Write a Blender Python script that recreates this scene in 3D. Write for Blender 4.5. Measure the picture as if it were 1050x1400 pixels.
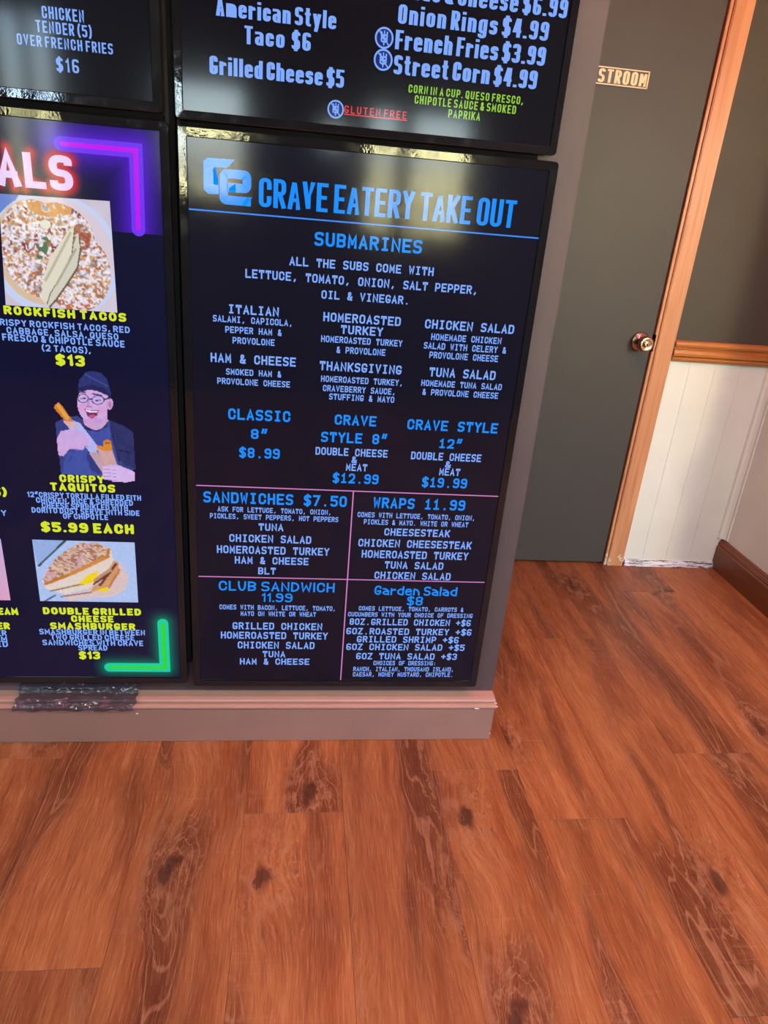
import bpy, bmesh, math, random
import numpy as np
from mathutils import Vector, Matrix, noise as mnoise
random.seed(7)
for o in list(bpy.data.objects): bpy.data.objects.remove(o)
scene = bpy.context.scene
COL = scene.collection

def lin(r, g, b):
    f = lambda c: (c/255/12.92) if c/255 <= .04045 else ((c/255+.055)/1.055)**2.4
    return (f(r), f(g), f(b), 1.0)

# ------------------------------------------------------------------ camera
cam_d = bpy.data.cameras.new('camera'); cam = bpy.data.objects.new('camera', cam_d); COL.objects.link(cam)
R = Matrix(((0.99163413,-0.03289254,-0.12481919),(-0.10135305,0.40039743,-0.9107192),(0.07993316,0.91575104,0.393714)))
cam.matrix_world = Matrix.Translation((0.2166,-1.4912,1.2856)) @ R.to_4x4()
cam_d.sensor_fit = 'HORIZONTAL'; cam_d.sensor_width = 36; cam_d.lens = 976.5/1050*36
cam_d.clip_start = .02
scene.camera = cam
# ------------------------------------------------------------------ world, light, exposure
scene.view_settings.view_transform = 'Standard'; scene.view_settings.look = 'None'
scene.view_settings.exposure = 0.0; scene.view_settings.gamma = 1; scene.view_settings.use_curve_mapping = False
w = bpy.data.worlds.new('sky'); scene.world = w; w.use_nodes = True
nt = w.node_tree; bg = nt.nodes['Background']
sky = nt.nodes.new('ShaderNodeTexSky'); sky.sky_type = 'NISHITA'; sky.sun_elevation = math.radians(38); sky.sun_rotation = math.radians(20)
sky.sun_disc = False; sky.dust_density = 3.0
nt.links.new(sky.outputs[0], bg.inputs[0]); bg.inputs[1].default_value = 6.5

sun_d = bpy.data.lights.new('sun','SUN'); sun_d.energy = 160; sun_d.angle = .009; sun_d.color = (1,.93,.80)
sun = bpy.data.objects.new('sun', sun_d); sun.rotation_euler = (math.radians(-48),0,math.radians(12)); COL.objects.link(sun)

def area(name, loc, size, energy, color, rot=(0,0,0)):
    d = bpy.data.lights.new(name, 'AREA'); d.shape = 'RECTANGLE'; d.size, d.size_y = size; d.energy = energy; d.color = color
    o = bpy.data.objects.new(name, d); o.location = loc; o.rotation_euler = rot; COL.objects.link(o); return o
# added fill light from unseen ceiling panels (fixtures are built further down round them)
CEIL = [(-1.3,-2.3), (1.7,-2.1)]
for x,y in CEIL: area('ceiling_fill_light', (x,y,2.69), (.55,1.1), 66, (.84,1,.97))
# pink glowing tube above the menu displays
area('pink_tube_light', (1.0,-.25,2.60), (1.5,.05), 34, (1,.14,.24))
# warm pendant beyond the end of the right-hand wall
d = bpy.data.lights.new('pendant_bulb_light','POINT'); d.energy = 100; d.color = (1,.82,.52); d.shadow_soft_size = .05
pend = bpy.data.objects.new('pendant_bulb_light', d); pend.location = (2.27,-1.42,1.62); COL.objects.link(pend)

# ------------------------------------------------------------------ material helpers
class N:
    def __init__(s, name, rough=.5, metal=0, spec=.5):
        s.m = bpy.data.materials.new(name); s.m.use_nodes = True; s.t = s.m.node_tree
        s.b = s.t.nodes['Principled BSDF']; s.b.inputs['Roughness'].default_value = rough
        s.b.inputs['Metallic'].default_value = metal; s.b.inputs['Specular IOR Level'].default_value = spec
    def n(s, typ, **kw):
        x = s.t.nodes.new(typ)
        for k,v in kw.items(): setattr(x,k,v)
        return x
    def l(s, a, b): s.t.links.new(a, b)
    def val(s, inp, v):
        if hasattr(v,'is_linked') or hasattr(v,'links'): s.l(v, inp)
        else: inp.default_value = v
    def math(s, op, a, b=0.0, c=None, clamp=False):
        x = s.n('ShaderNodeMath', operation=op, use_clamp=clamp); s.val(x.inputs[0],a); s.val(x.inputs[1],b)
        if c is not None: s.val(x.inputs[2],c)
        return x.outputs[0]
    def mapr(s, v, a, b, c=0., d=1.):
        x = s.n('ShaderNodeMapRange'); s.val(x.inputs[0],v)
        for i,q in enumerate((a,b,c,d)): x.inputs[i+1].default_value = q
        return x.outputs[0]
    def vec(s, x, y, z):
        c = s.n('ShaderNodeCombineXYZ')
        for i,q in enumerate((x,y,z)): s.val(c.inputs[i], q)
        return c.outputs[0]
    def noise(s, v, scale, detail=2, rough=.5, dist=0):
        x = s.n('ShaderNodeTexNoise'); s.l(v, x.inputs['Vector']); x.inputs['Scale'].default_value = scale
        x.inputs['Detail'].default_value = detail; x.inputs['Roughness'].default_value = rough; x.inputs['Distortion'].default_value = dist
        return x.outputs[0]
    def mix(s, f, a, b, mode='MIX'):
        x = s.n('ShaderNodeMix', data_type='RGBA', blend_type=mode); s.val(x.inputs[0], f); s.val(x.inputs[6], a); s.val(x.inputs[7], b)
        return x.outputs[2]
    def scale(s, v, sc):
        x = s.n('ShaderNodeVectorMath', operation='MULTIPLY'); s.l(v, x.inputs[0]); x.inputs[1].default_value = sc; return x.outputs[0]
    def obj(s): return s.n('ShaderNodeTexCoord').outputs['Object']
    def bump(s, h, strength=.3, dist=.002):
        x = s.n('ShaderNodeBump'); s.l(h, x.inputs['Height']); x.inputs['Strength'].default_value = strength; x.inputs['Distance'].default_value = dist
        s.l(x.outputs[0], s.b.inputs['Normal'])
    def col(s, c): s.val(s.b.inputs['Base Color'], c)
    def emit(s, c, st=1.0):
        s.val(s.b.inputs['Emission Color'], c); s.b.inputs['Emission Strength'].default_value = st

def painted(name, c, var=.08, rough=.5, sc=3., bump=.05, spec=.4):
    k = N(name, rough, spec=spec); v = k.obj()
    n1 = k.noise(v, sc, 4, .6); a = tuple(x*(1-var) for x in c[:3])+(1,); b = tuple(min(1,x*(1+var)) for x in c[:3])+(1,)
    k.col(k.mix(k.mapr(n1,.3,.7), a, b)); k.bump(k.noise(v, 160, 2), bump, .001); return k.m

def floor_wood():
    k = N('wood_plank', .42, spec=.35); co = k.obj()
    info = k.n('ShaderNodeObjectInfo'); rnd = info.outputs['Random']
    sep = k.n('ShaderNodeSeparateXYZ'); k.l(co, sep.inputs[0]); X, Y = sep.outputs[0], sep.outputs[1]
    o1 = k.math('MULTIPLY', rnd, 41.7); o2 = k.math('MULTIPLY', rnd, 173.3)
    x = k.math('ADD', X, o1); y = k.math('ADD', Y, o2)
    # knots, about every other cell
    kw = k.noise(k.vec(k.math('MULTIPLY',x,24), k.math('MULTIPLY',y,13), 6), 1, 3, .65)
    vo = k.n('ShaderNodeTexVoronoi', voronoi_dimensions='2D'); vo.inputs['Scale'].default_value = 1; vo.inputs['Randomness'].default_value = .8
    k.l(k.vec(k.math('ADD',k.math('MULTIPLY',x,4.2),k.math('MULTIPLY',kw,.30)), k.math('ADD',k.math('MULTIPLY',y,1.9),k.math('MULTIPLY',kw,.22)), 0), vo.inputs['Vector']); kd = vo.outputs['Distance']
    sc_ = k.n('ShaderNodeSeparateColor'); k.l(vo.outputs['Color'], sc_.inputs[0]); gate = k.mapr(sc_.outputs[0], .52,.58)
    kd2 = k.math('MULTIPLY',kd,kd)
    kn = k.math('MULTIPLY', gate, k.math('POWER', 2.718, k.math('MULTIPLY', kd2, -190)))
    wide = k.math('MULTIPLY', gate, k.math('POWER', 2.718, k.math('MULTIPLY', kd2, -16)))
    # the grain wanders and swells round the knots
    warp = k.noise(k.vec(k.math('MULTIPLY',x,5), k.math('MULTIPLY',y,2.6), 1.7), 1, 2, .5)
    xw = k.math('ADD', x, k.math('ADD', k.math('MULTIPLY', warp, .055), k.math('MULTIPLY', wide, .035)))
    fld = k.noise(k.vec(k.math('MULTIPLY',xw,9.0), k.math('MULTIPLY',y,1.05), 3.1), 1, 1.6, .5)
    wob = k.noise(k.vec(k.math('MULTIPLY',x,46), k.math('MULTIPLY',y,22), 0), 1, 3, .6)
    f2 = k.math('ADD', k.math('ADD', fld, k.math('MULTIPLY', wide, .16)), k.math('MULTIPLY', wob, .014))
    ring = k.math('SINE', k.math('MULTIPLY', f2, 120)); ringl = k.mapr(ring, .72, 1.0)
    heart = k.n('ShaderNodeMapRange', interpolation_type='SMOOTHSTEP'); k.l(f2, heart.inputs[0]); heart.inputs[1].default_value = .50; heart.inputs[2].default_value = .66; heart = heart.outputs[0]
    st = k.noise(k.vec(k.math('MULTIPLY', xw, 420), k.math('MULTIPLY',y,15), 0), 1, 4, .7)
    st2 = k.noise(k.vec(k.math('MULTIPLY', xw, 28), k.math('MULTIPLY',y,1.5), 5), 1, 3, .6)
    st3 = k.noise(k.vec(k.math('MULTIPLY', xw, 150), k.math('MULTIPLY',y,4), 9), 1, 3, .65)
    saw = k.noise(k.vec(k.math('MULTIPLY', x, 10), k.math('MULTIPLY',y,120), 5), 1, 2, .6)
    sawz = k.noise(k.vec(k.math('MULTIPLY', x, 5), k.math('MULTIPLY',y,4), 15), 1, 2, .6)
    patch = k.noise(k.vec(k.math('MULTIPLY', xw, 8), k.math('MULTIPLY',y,1.8), 2), 1, 2, .6)
    c = k.mix(k.mapr(st2,.32,.68), lin(176,92,50), lin(212,130,80))
    c = k.mix(k.mapr(patch,.48,.64,0,.55), c, lin(130,60,30))
    c = k.mix(k.math('MULTIPLY', heart, .66), c, lin(96,40,20))
    c = k.mix(k.math('MULTIPLY', ringl, k.math('MULTIPLY', heart, .60)), c, lin(204,136,102))
    c = k.mix(k.math('MULTIPLY', k.math('SUBTRACT',1.0,heart,clamp=True), k.math('MULTIPLY', ringl, .10)), c, lin(116,56,36))
    c = k.mix(k.mapr(st,.50,.64,0,.42), c, lin(116,52,26))
    c = k.mix(k.mapr(st,.32,.46,.50,0), c, lin(234,162,118))
    c = k.mix(k.mapr(st3,.54,.70,0,.30), c, lin(112,52,34))
    c = k.mix(k.mapr(st3,.30,.45,.22,0), c, lin(214,142,104))
    c = k.mix(k.math('MULTIPLY', k.mapr(saw,.54,.70,0,.16), k.mapr(sawz,.5,.62)), c, lin(228,160,124))
    c = k.mix(k.math('MULTIPLY', k.mapr(wide,.12,.6,0,.45), k.mapr(wob,.45,.6)), c, lin(205,138,104))
    c = k.mix(k.mapr(k.math('MULTIPLY', kn, k.math('ADD',wob,.5)), .22,.75,0,.75), c, lin(70,32,22))
    br = k.mapr(rnd, 0, 1, .51, .64)
    c = k.mix(1.0, c, k.vec(br,br,k.math('MULTIPLY',br,.95)), 'MULTIPLY')
    k.col(c)
    k.val(k.b.inputs['Roughness'], k.mapr(st, .3,.7,.36,.52))
    k.bump(k.math('ADD', st, k.math('MULTIPLY', ringl, .4)), .22, .0008)
    return k.m

def trim_wood(name, c1, c2, axis, rough=.32, chips=False):
    k = N(name, rough, spec=.5); v = k.obj(); s = [26,26,26]; s[axis] = 1.6
    n = k.noise(k.scale(v, tuple(s)), 1, 4, .6, .6); s2 = [120,120,120]; s2[axis] = 4
    n2 = k.noise(k.scale(v, tuple(s2)), 1, 2, .6)
    c = k.mix(k.mapr(n,.3,.7), c1, c2); c = k.mix(k.mapr(n2,.5,.75,0,.35), c, tuple(x*.5 for x in c1[:3])+(1,))
    if chips:
        sp = k.n('ShaderNodeSeparateXYZ'); k.l(v, sp.inputs[0])
        low = k.mapr(sp.outputs[2], 0, .18, .16, -.12)
        m = k.mapr(k.math('ADD', k.noise(v, 45, 3, .6), low), .68, .70)
        c = k.mix(m, c, lin(205,190,160))
    k.col(c); k.bump(n2, .12, .001); return k.m

M = {}
M['floor'] = floor_wood()
M['wall_grey'] = painted('grey_wall_paint', lin(74,59,60), .05, .55, 2)
M['wall_dark'] = painted('dark_olive_wall_paint', lin(66,61,50), .08, .5, 2, .05, .25)
M['door'] = painted('grey_green_door_paint', lin(67,64,57), .06, .45, 1.5, .08, .25)
M['white'] = painted('cream_panel_paint', lin(210,208,190), .05, .45, 4, .1)
M['room'] = painted('room_paint', lin(58,50,46), .05, .6)
M['ceiling'] = painted('ceiling_paint', lin(60,56,56), .05, .7)
M['casing'] = trim_wood('varnished_casing_wood', lin(176,116,76), lin(205,148,100), 2, .3, True)
M['rail'] = trim_wood('varnished_rail_wood', lin(140,80,30), lin(190,118,58), 0, .28)
M['base_brown'] = trim_wood('brown_baseboard', lin(98,50,22), lin(118,64,32), 1, .35)
M['base_pink'] = painted('rosy_brown_baseboard_paint', lin(144,106,96), .07, .42, 6)
M['cap_pink'] = painted('rosy_cap_paint', lin(176,132,118), .07, .35, 8)
M['chip'] = painted('bare_plaster', lin(215,205,185), .1, .8, 60)
def bezel_mat():
    k = N('glossy_black_plastic', .10, spec=.6); k.col((.006,.006,.008,1)); v = k.obj()
    k.val(k.b.inputs['Roughness'], k.mapr(k.noise(v, 30, 3), .4,.7,.02,.12)); k.bump(k.noise(v, 60, 3, .6), .08, .002); return k.m
M['bezel'] = bezel_mat()
M['bezel_matte'] = painted('matte_black_plastic', (.008,.008,.01,1), .1, .4)
M['lip'] = painted('lip_painted_glint', lin(118,92,78), .1, .2)  # light base colour paints in the thin orange glint along the lip
def metal(name, c, r):
    k = N(name, r, 1.0); k.col(c); k.bump(k.noise(k.obj(), 60, 2), .05, .001); return k.m
M['brass'] = metal('aged_brass', lin(200,170,140), .24)
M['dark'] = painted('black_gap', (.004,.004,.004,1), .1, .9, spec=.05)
SR, SS = .10, .27   # one glossy panel surface over everything a screen shows
def screen_mat(name, c, st):
    k = N(name, SR, spec=SS); k.col((.004,.004,.006,1)); k.emit(c, st)
    return k.m
def letter_mat(name, c, st=1.0):
    k = N(name, SR, spec=SS); k.col((.004,.004,.006,1)); n = k.noise(k.obj(), 900, 1)
    k.emit(k.mix(k.mapr(n,.3,.7,0,.12), c, tuple(q*.8 for q in c[:3])+(1,)), st); return k.m
M['L'] = letter_mat('pale_blue_screen_text', lin(128,170,255))
M['B'] = letter_mat('bright_blue_screen_text', lin(10,142,255))
M['Y'] = letter_mat('yellow_screen_text', lin(214,228,40))
M['W'] = letter_mat('white_pink_screen_text', lin(232,205,250))
M['G'] = letter_mat('green_screen_text', lin(150,205,60))
M['R'] = letter_mat('red_screen_text', lin(225,50,60))
M['pinkline'] = letter_mat('pink_screen_line', lin(214,130,200))
M['blueline'] = letter_mat('blue_screen_line', lin(60,140,255))
M['icon'] = letter_mat('blue_icon_disc', lin(24,44,110))
def vc_mat():
    k = N('screen_picture', SR, spec=SS); k.col((.004,.004,.006,1)); a = k.n('ShaderNodeVertexColor', layer_name='Col')
    k.emit(a.outputs[0], 1.0); return k.m
M['picture'] = vc_mat()

# ------------------------------------------------------------------ geometry helpers
def link(name, bm_or_me, mat, parent=None, smooth=False):
    if isinstance(bm_or_me, bmesh.types.BMesh):
        me = bpy.data.meshes.new(name); bm_or_me.to_mesh(me); bm_or_me.free()
    else: me = bm_or_me
    if mat is not None and not me.materials: me.materials.append(mat)
    if smooth:
        for p in me.polygons: p.use_smooth = True
    o = bpy.data.objects.new(name, me); COL.objects.link(o)
    if parent: o.parent = parent
    return o
def box(bm, x0, x1, y0, y1, z0, z1, bev=0):
    r = bmesh.ops.create_cube(bm, size=1)['verts']
    for v in r: v.co = Vector(((x0+x1)/2+v.co.x*(x1-x0), (y0+y1)/2+v.co.y*(y1-y0), (z0+z1)/2+v.co.z*(z1-z0)))
    if bev:
        es = list({e for v in r for e in v.link_edges}); bmesh.ops.bevel(bm, geom=es, offset=bev, segments=2, affect='EDGES')
    return bm
def mbox(*a, bev=0): return box(bmesh.new(), *a, bev=bev)
def profile(pts, a0, a1, axis):
    """extrude a closed (d, z) profile along an axis: axis 0 -> d is y, axis 1 -> d is x, axis 2 -> (x, y) profile up z"""
    bm = bmesh.new(); rings = []
    for a in (a0, a1):
        rings.append([bm.verts.new((a,d,z) if axis==0 else (d,a,z) if axis==1 else (d,z,a)) for d,z in pts])
    n = len(pts)
    for i in range(n): bm.faces.new((rings[0][i], rings[0][(i+1)%n], rings[1][(i+1)%n], rings[1][i]))
    bm.faces.new(rings[0][::-1]); bm.faces.new(rings[1]); bmesh.ops.recalc_face_normals(bm, faces=bm.faces); return bm
def lathe(prof, loc, axis='Y', seg=32):
    bm = bmesh.new(); rs = []
    for d, r in prof:
        rs.append([bm.verts.new((loc[0]+r*math.cos(t), loc[1]-d, loc[2]+r*math.sin(t)) if axis=='Y' else (loc[0]+r*math.cos(t), loc[1]+r*math.sin(t), loc[2]-d))
                   for t in (2*math.pi*i/seg for i in range(seg))])
    for a,b in zip(rs, rs[1:]):
        for i in range(seg): bm.faces.new((a[i], a[(i+1)%seg], b[(i+1)%seg], b[i]))
    bm.faces.new(rs[0]); bm.faces.new(rs[-1]); bmesh.ops.recalc_face_normals(bm, faces=bm.faces); return bm
def struct(o): o['kind'] = 'structure'; return o
def empty(name, loc, label, cat, group=None):
    o = bpy.data.objects.new(name, None); o.location = loc; o.empty_display_size = .1; COL.objects.link(o)
    o['label'] = label; o['category'] = cat
    if group: o['group'] = group
    return o
def child(o, parent):
    """keep world coordinates: meshes are written in world space"""
    o.parent = parent; o.matrix_parent_inverse = Matrix.Translation(parent.location).inverted(); return o

# ------------------------------------------------------------------ floor of separate planks
PW, X0 = .2238, .3516
PL_LEN = 1.212
fl = link('floor', mbox(-2.6,3.6,-3.6,1.25,-.06,-.012), M['floor']); struct(fl)
def plank_mesh(L):
    bm = bmesh.new(); w = PW-.0003; c = .0004; a = []
    for z,i in ((-.011,0),(-c,0),(0,c)):
        a.append([bm.verts.new(p) for p in ((i,i,z),(w-i,i,z),(w-i,L-i,z),(i,L-i,z))])
    for k in range(2):
        for i in range(4): bm.faces.new((a[k][i], a[k][(i+1)%4], a[k+1][(i+1)%4], a[k+1][i]))
    bm.faces.new(a[2]); me = bpy.data.meshes.new('plank'); bm.to_mesh(me); bm.free(); me.materials.append(M['floor']); return me
joint = {-3:-.605,-2:.10,-1:-.261,0:-1.0,1:-.135,2:-.296,3:.462,4:-.084,5:.794,6:-.22,7:.35}
full = plank_mesh(PL_LEN-.0008); YMIN, YMAX = -3.5, 1.2
for c in range(-13, 14):
    x = X0+PW*c
    if x+PW > 3.5: break
    j = joint.get(c, random.uniform(-.6,.6)); y = j
    while y > YMIN: y -= PL_LEN
    while y < YMAX:
        a, b = max(y, YMIN), min(y+PL_LEN, YMAX)
        if b-a > .03:
            me = full if b-a > PL_LEN-1e-4 else plank_mesh(b-a-.0008)
            o = link('plank', me, None, fl); o.location = (x, a, 0)
        y += PL_LEN

# ------------------------------------------------------------------ room shell
WY = .026; WX = .757; H = 2.75
struct(link('wall_front', mbox(-2.6,WX,WY,.16,0,H), M['wall_grey']))
struct(link('wall_left', mbox(-2.7,-2.6,-3.7,1.25,0,H), M['room']))
struct(link('wall_right', mbox(1.985,2.11,0,1.02,0,H), M['white']))
struct(link('wall_far_right', mbox(3.5,3.6,-3.7,1.25,0,H), M['room']))
struct(link('ceiling', mbox(-2.7,3.6,-3.7,1.25,H,H+.1), M['ceiling']))
# dark upper wall with the door, wainscot boards below the rail
bm = bmesh.new(); box(bm,-2.6,.62,1.02,1.15,0,H); box(bm,.62,1.56,1.02,1.15,2.07,H); box(bm,1.56,3.5,1.02,1.15,.86,H); box(bm,1.56,3.5,1.035,1.15,0,.86)
struct(link('wall_back', bm, M['wall_dark']))
wp = struct(link('trim_1', mbox(1.56,1.985,1.024,1.035,.02,.86), M['white']))
x = 1.5505
while x < 1.98:
    x1 = min(x+.1015, 1.984)
    link('board', mbox(x,x1-.0007,1.018,1.0265,.012,.858, bev=.0003), M['white'], wp); x += .1015
# ragged quarter round at the foot of the white boards
bm = profile([(1.018,0),(1.018,.026),(1.011,.024),(1.006,.016),(1.004,.0)],1.575,1.965,0)
q = struct(link('trim_2', bm, M['chip']))
k = N('peeling_white_paint', .6); v = k.obj(); s = k.scale(v,(14,200,200))
k.col(k.mix(k.mapr(k.noise(s,1,3,.7),.52,.58), lin(216,212,210), lin(46,30,20))); k.bump(k.noise(s,1,3,.7),.6,.003); q.data.materials.clear(); q.data.materials.append(k.m)
# chair rail
rp = [(1.02,.846),(1.006,.846),(1.003,.852),(.999,.856),(.999,.861),(1.004,.864),(.9955,.868),(.9935,.878),(.9955,.889),(1.003,.893),(1.003,.897),(.996,.901),(.9925,.909),(.9945,.917),(1.002,.922),(1.02,.922)]
struct(link('trim_3', profile(rp,1.566,1.985,0), M['rail'], smooth=False))
struct(link('trim_4', profile([(1.985-(1.02-d),z) for d,z in rp],0,.99,1), M['rail']))
# white corner strip
struct(link('trim_5', profile([(1.985,1.02),(1.985,.985),(1.979,.985),(1.978,.996),(1.970,1.006),(1.960,1.010),(1.957,1.018)],.135,.846,2), M['white']))
# baseboard of the right wall
struct(link('baseboard_right', profile([(1.985,0),(1.964,0),(1.964,.098),(1.967,.101),(1.969,.104),(1.967,.108),(1.969,.118),(1.974,.122),(1.974,.126),(1.979,.131),(1.985,.131)],0,1.018,1), M['base_brown']))
# baseboard of the display wall: board, groove and two beads of the cap
bb = struct(link('baseboard_front', mbox(-2.6,.7545,-.024,WY,0,.1015, bev=.0015), M['base_pink']))
link('cap', profile([(WY,.1035),(-.018,.1035),(-.0275,.1050),(-.0285,.109),(-.0275,.1125),(-.022,.114),(-.0170,.1135),(-.0168,.1045),(-.0120,.1045),(-.0118,.1155),(-.010,.119),(.002,.1205),(WY,.1205)],-2.6,.7575,0), M['cap_pink'], bb)
for cx,cy,cz,r in ((.703,-.0285,.105,.004),(.7085,-.0283,.1045,.003),(.7565,-.016,.112,.004),(.7575,-.022,.106,.0045),(.752,-.0245,.02,.002),(-.151,-.0245,.088,.003)):
    b = bmesh.new(); bmesh.ops.create_icosphere(b, subdivisions=2, radius=r)
    for v in b.verts: v.co = Vector((cx+v.co.x*random.uniform(.8,1.5), cy+v.co.y*.25, cz+v.co.z*random.uniform(.4,.8)))
    link('paint_chip', b, M['chip'], bb)

# door
dr = struct(link('door_1', mbox(.69,1.482,1.017,1.057,.009,2.045, bev=.0015), M['door']))
knob = link('door_knob', lathe([(0,.0),(0,.033),(.004,.034),(.008,.030),(.010,.016),(.022,.0125),(.030,.014),(.034,.021),(.038,.0265),(.052,.028),(.060,.0265),(.064,.023),(.063,.017),(.061,.012),(.061,0.0001)],(1.436,1.017,.907)), M['brass'], dr, True)
link('lock_cylinder', lathe([(.058,.011),(.0655,.0105),(.066,.008),(.0655,.0001)],(1.436,1.017,.907)), M['brass'], knob, True)
link('keyhole', mbox(1.4347,1.4373,.9500,.9515,.903,.911), M['dark'], knob)
fr = struct(link('trim_6', bmesh.new(), M['casing']))
bm = bmesh.new()
box(bm,1.4995,1.5650,1.002,1.02,0,2.10,bev=.003); box(bm,.60,1.565,1.002,1.02,2.06,2.12,bev=.003); box(bm,.60,.665,.998,1.02,0,2.10,bev=.003)
link('casing', bm, M['casing'], fr)
bm = bmesh.new(); box(bm,1.4875,1.4983,1.009,1.10,0,2.06,bev=.0015); box(bm,.665,.688,1.004,1.10,0,2.06); box(bm,.665,1.50,1.006,1.10,2.049,2.062)
link('jamb', bm, M['casing'], fr)
link('door_gap', mbox(1.482,1.4875,1.026,1.10,0,2.05), M['dark'], fr)
link('strike_plate', mbox(1.4850,1.4905,1.0075,1.03,.875,.935,bev=.0006), M['dark'], fr)
struct(link('wall_behind_door', mbox(.6,1.6,1.2,1.25,0,H), M['dark']))

# ------------------------------------------------------------------ stroke lettering
GL = {}
GL.update({'A':'003a60 1353','B':'000a ~0a6a6505 ~05656000','C':'~676a0a006063','D':'000a ~0a6a6000','E':'6a0a0060 0555','F':'6a0a00 0555','G':'~686a0a006064 6434',
'H':'000a 606a 0565','I':'303a','J':'~6a600003','K':'000a 036a 2660','L':'0a0060','M':'000a33 336a60','N':'000a606a','O':'~00606a0aZ','P':'000a ~0a6a6404',
'Q':'~00606a0aZ 436z','R':'000a ~0a6a6505 3560','S':'~696a0a0565600001','T':'0a6a 303a','U':'~0a00606a','V':'0a306a','W':'0a1037506a','X':'006a 0a60','Y':'0a35 6a3530','Z':'0a6a0060',
'0':'~00606a0aZ','1':'183a30','2':'~080a6a6500 0060','3':'~090a6a6535 ~3565600001','4':'3a0363 505a','5':'6a0a06 ~0666600001','6':'~696a0a00606505','7':'0a6a20','8':'~00606505Z ~05656a0aZ',
'9':'~0100606a0a0565','$':'~696a0a0565600001 3b3z','&':'~60161a4a47030040 ~4064','.':'3030',',':'312z','(':'~4b28224z',')':'~2b48422z','+':'3238 0565','-':'1555',':':'3131 3636','"':'2b17 5b47',
'a':'~076760 ~64040060','c':'~656707006062','d':'6a60 ~67070060','e':'0464 ~646707006061','f':'~5a2a20 0747','g':'~67070060 ~676x0x0y','h':'0a00 ~076760','i':'3037 3a3a','l':'303a',
'm':'0700 ~073730 ~376760','n':'0700 ~076760','o':'~00606707Z','r':'0700 ~056766','s':'~6667070464600001','t':'~2a2050 0747','y':'0730 672x'})
YC = {'z':-1,'y':-2,'x':-3,'a':10,'b':11}
def parse(ch):
    out = []
    for s in GL[ch].split():
        curve = s[0]=='~'; s = s.lstrip('~'); closed = s.endswith('Z'); s = s.rstrip('Z')
        out.append((curve, closed, [(int(s[i]), YC[s[i+1]] if s[i+1] in YC else int(s[i+1])) for i in range(0,len(s),2)]))
    return out
GLY = {c: parse(c) for c in GL if GL[c]}
def fillet(P, closed, r):
    n = len(P); out = []
    for i,p in enumerate(P):
        if not closed and i in (0,n-1): out.append(p); continue
        a, b = P[i-1], P[(i+1)%n]
        def toward(q):
            dx,dy = q[0]-p[0], q[1]-p[1]; L = math.hypot(dx,dy) or 1
            full = (q is P[0] or q is P[-1]) and not closed
            k = min(r, L*(.95 if full else .5))/L; return (p[0]+dx*k, p[1]+dy*k)
        s, e = toward(a), toward(b)
        for t in (0,.2,.4,.6,.8,1): out.append(((1-t)**2*s[0]+2*t*(1-t)*p[0]*1.0+t*t*e[0] , (1-t)**2*s[1]+2*t*(1-t)*p[1]+t*t*e[1]))
    return out
STYLE = { # mono?, thickness (share of cap height) x, y, gap between letters (grid units), fillet radius, round caps, width of a letter / cell
 'mono': (True,.205,.185,0,.62,False), 'tall': (False,.17,.13,4.9,.5,False), 'sans': (False,.165,.16,3.4,1.0,False),
 'title': (False,.24,.20,4.7,.9,False), 'round': (False,.30,.25,5.6,.9,True), 'cond': (False,.17,.15,6.4,.6,False), 'fine': (False,.21,.20,4.6,.9,True), 'anton': (False,.24,.14,7.6,.6,False)}
WIDE = {'M':1.25,'W':1.4,'m':1.5,'w':1.4,'E':.88,'F':.86,'L':.85,'T':.95,'f':.8,'t':.75,'r':.72,'s':.9,'c':.92}
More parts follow.
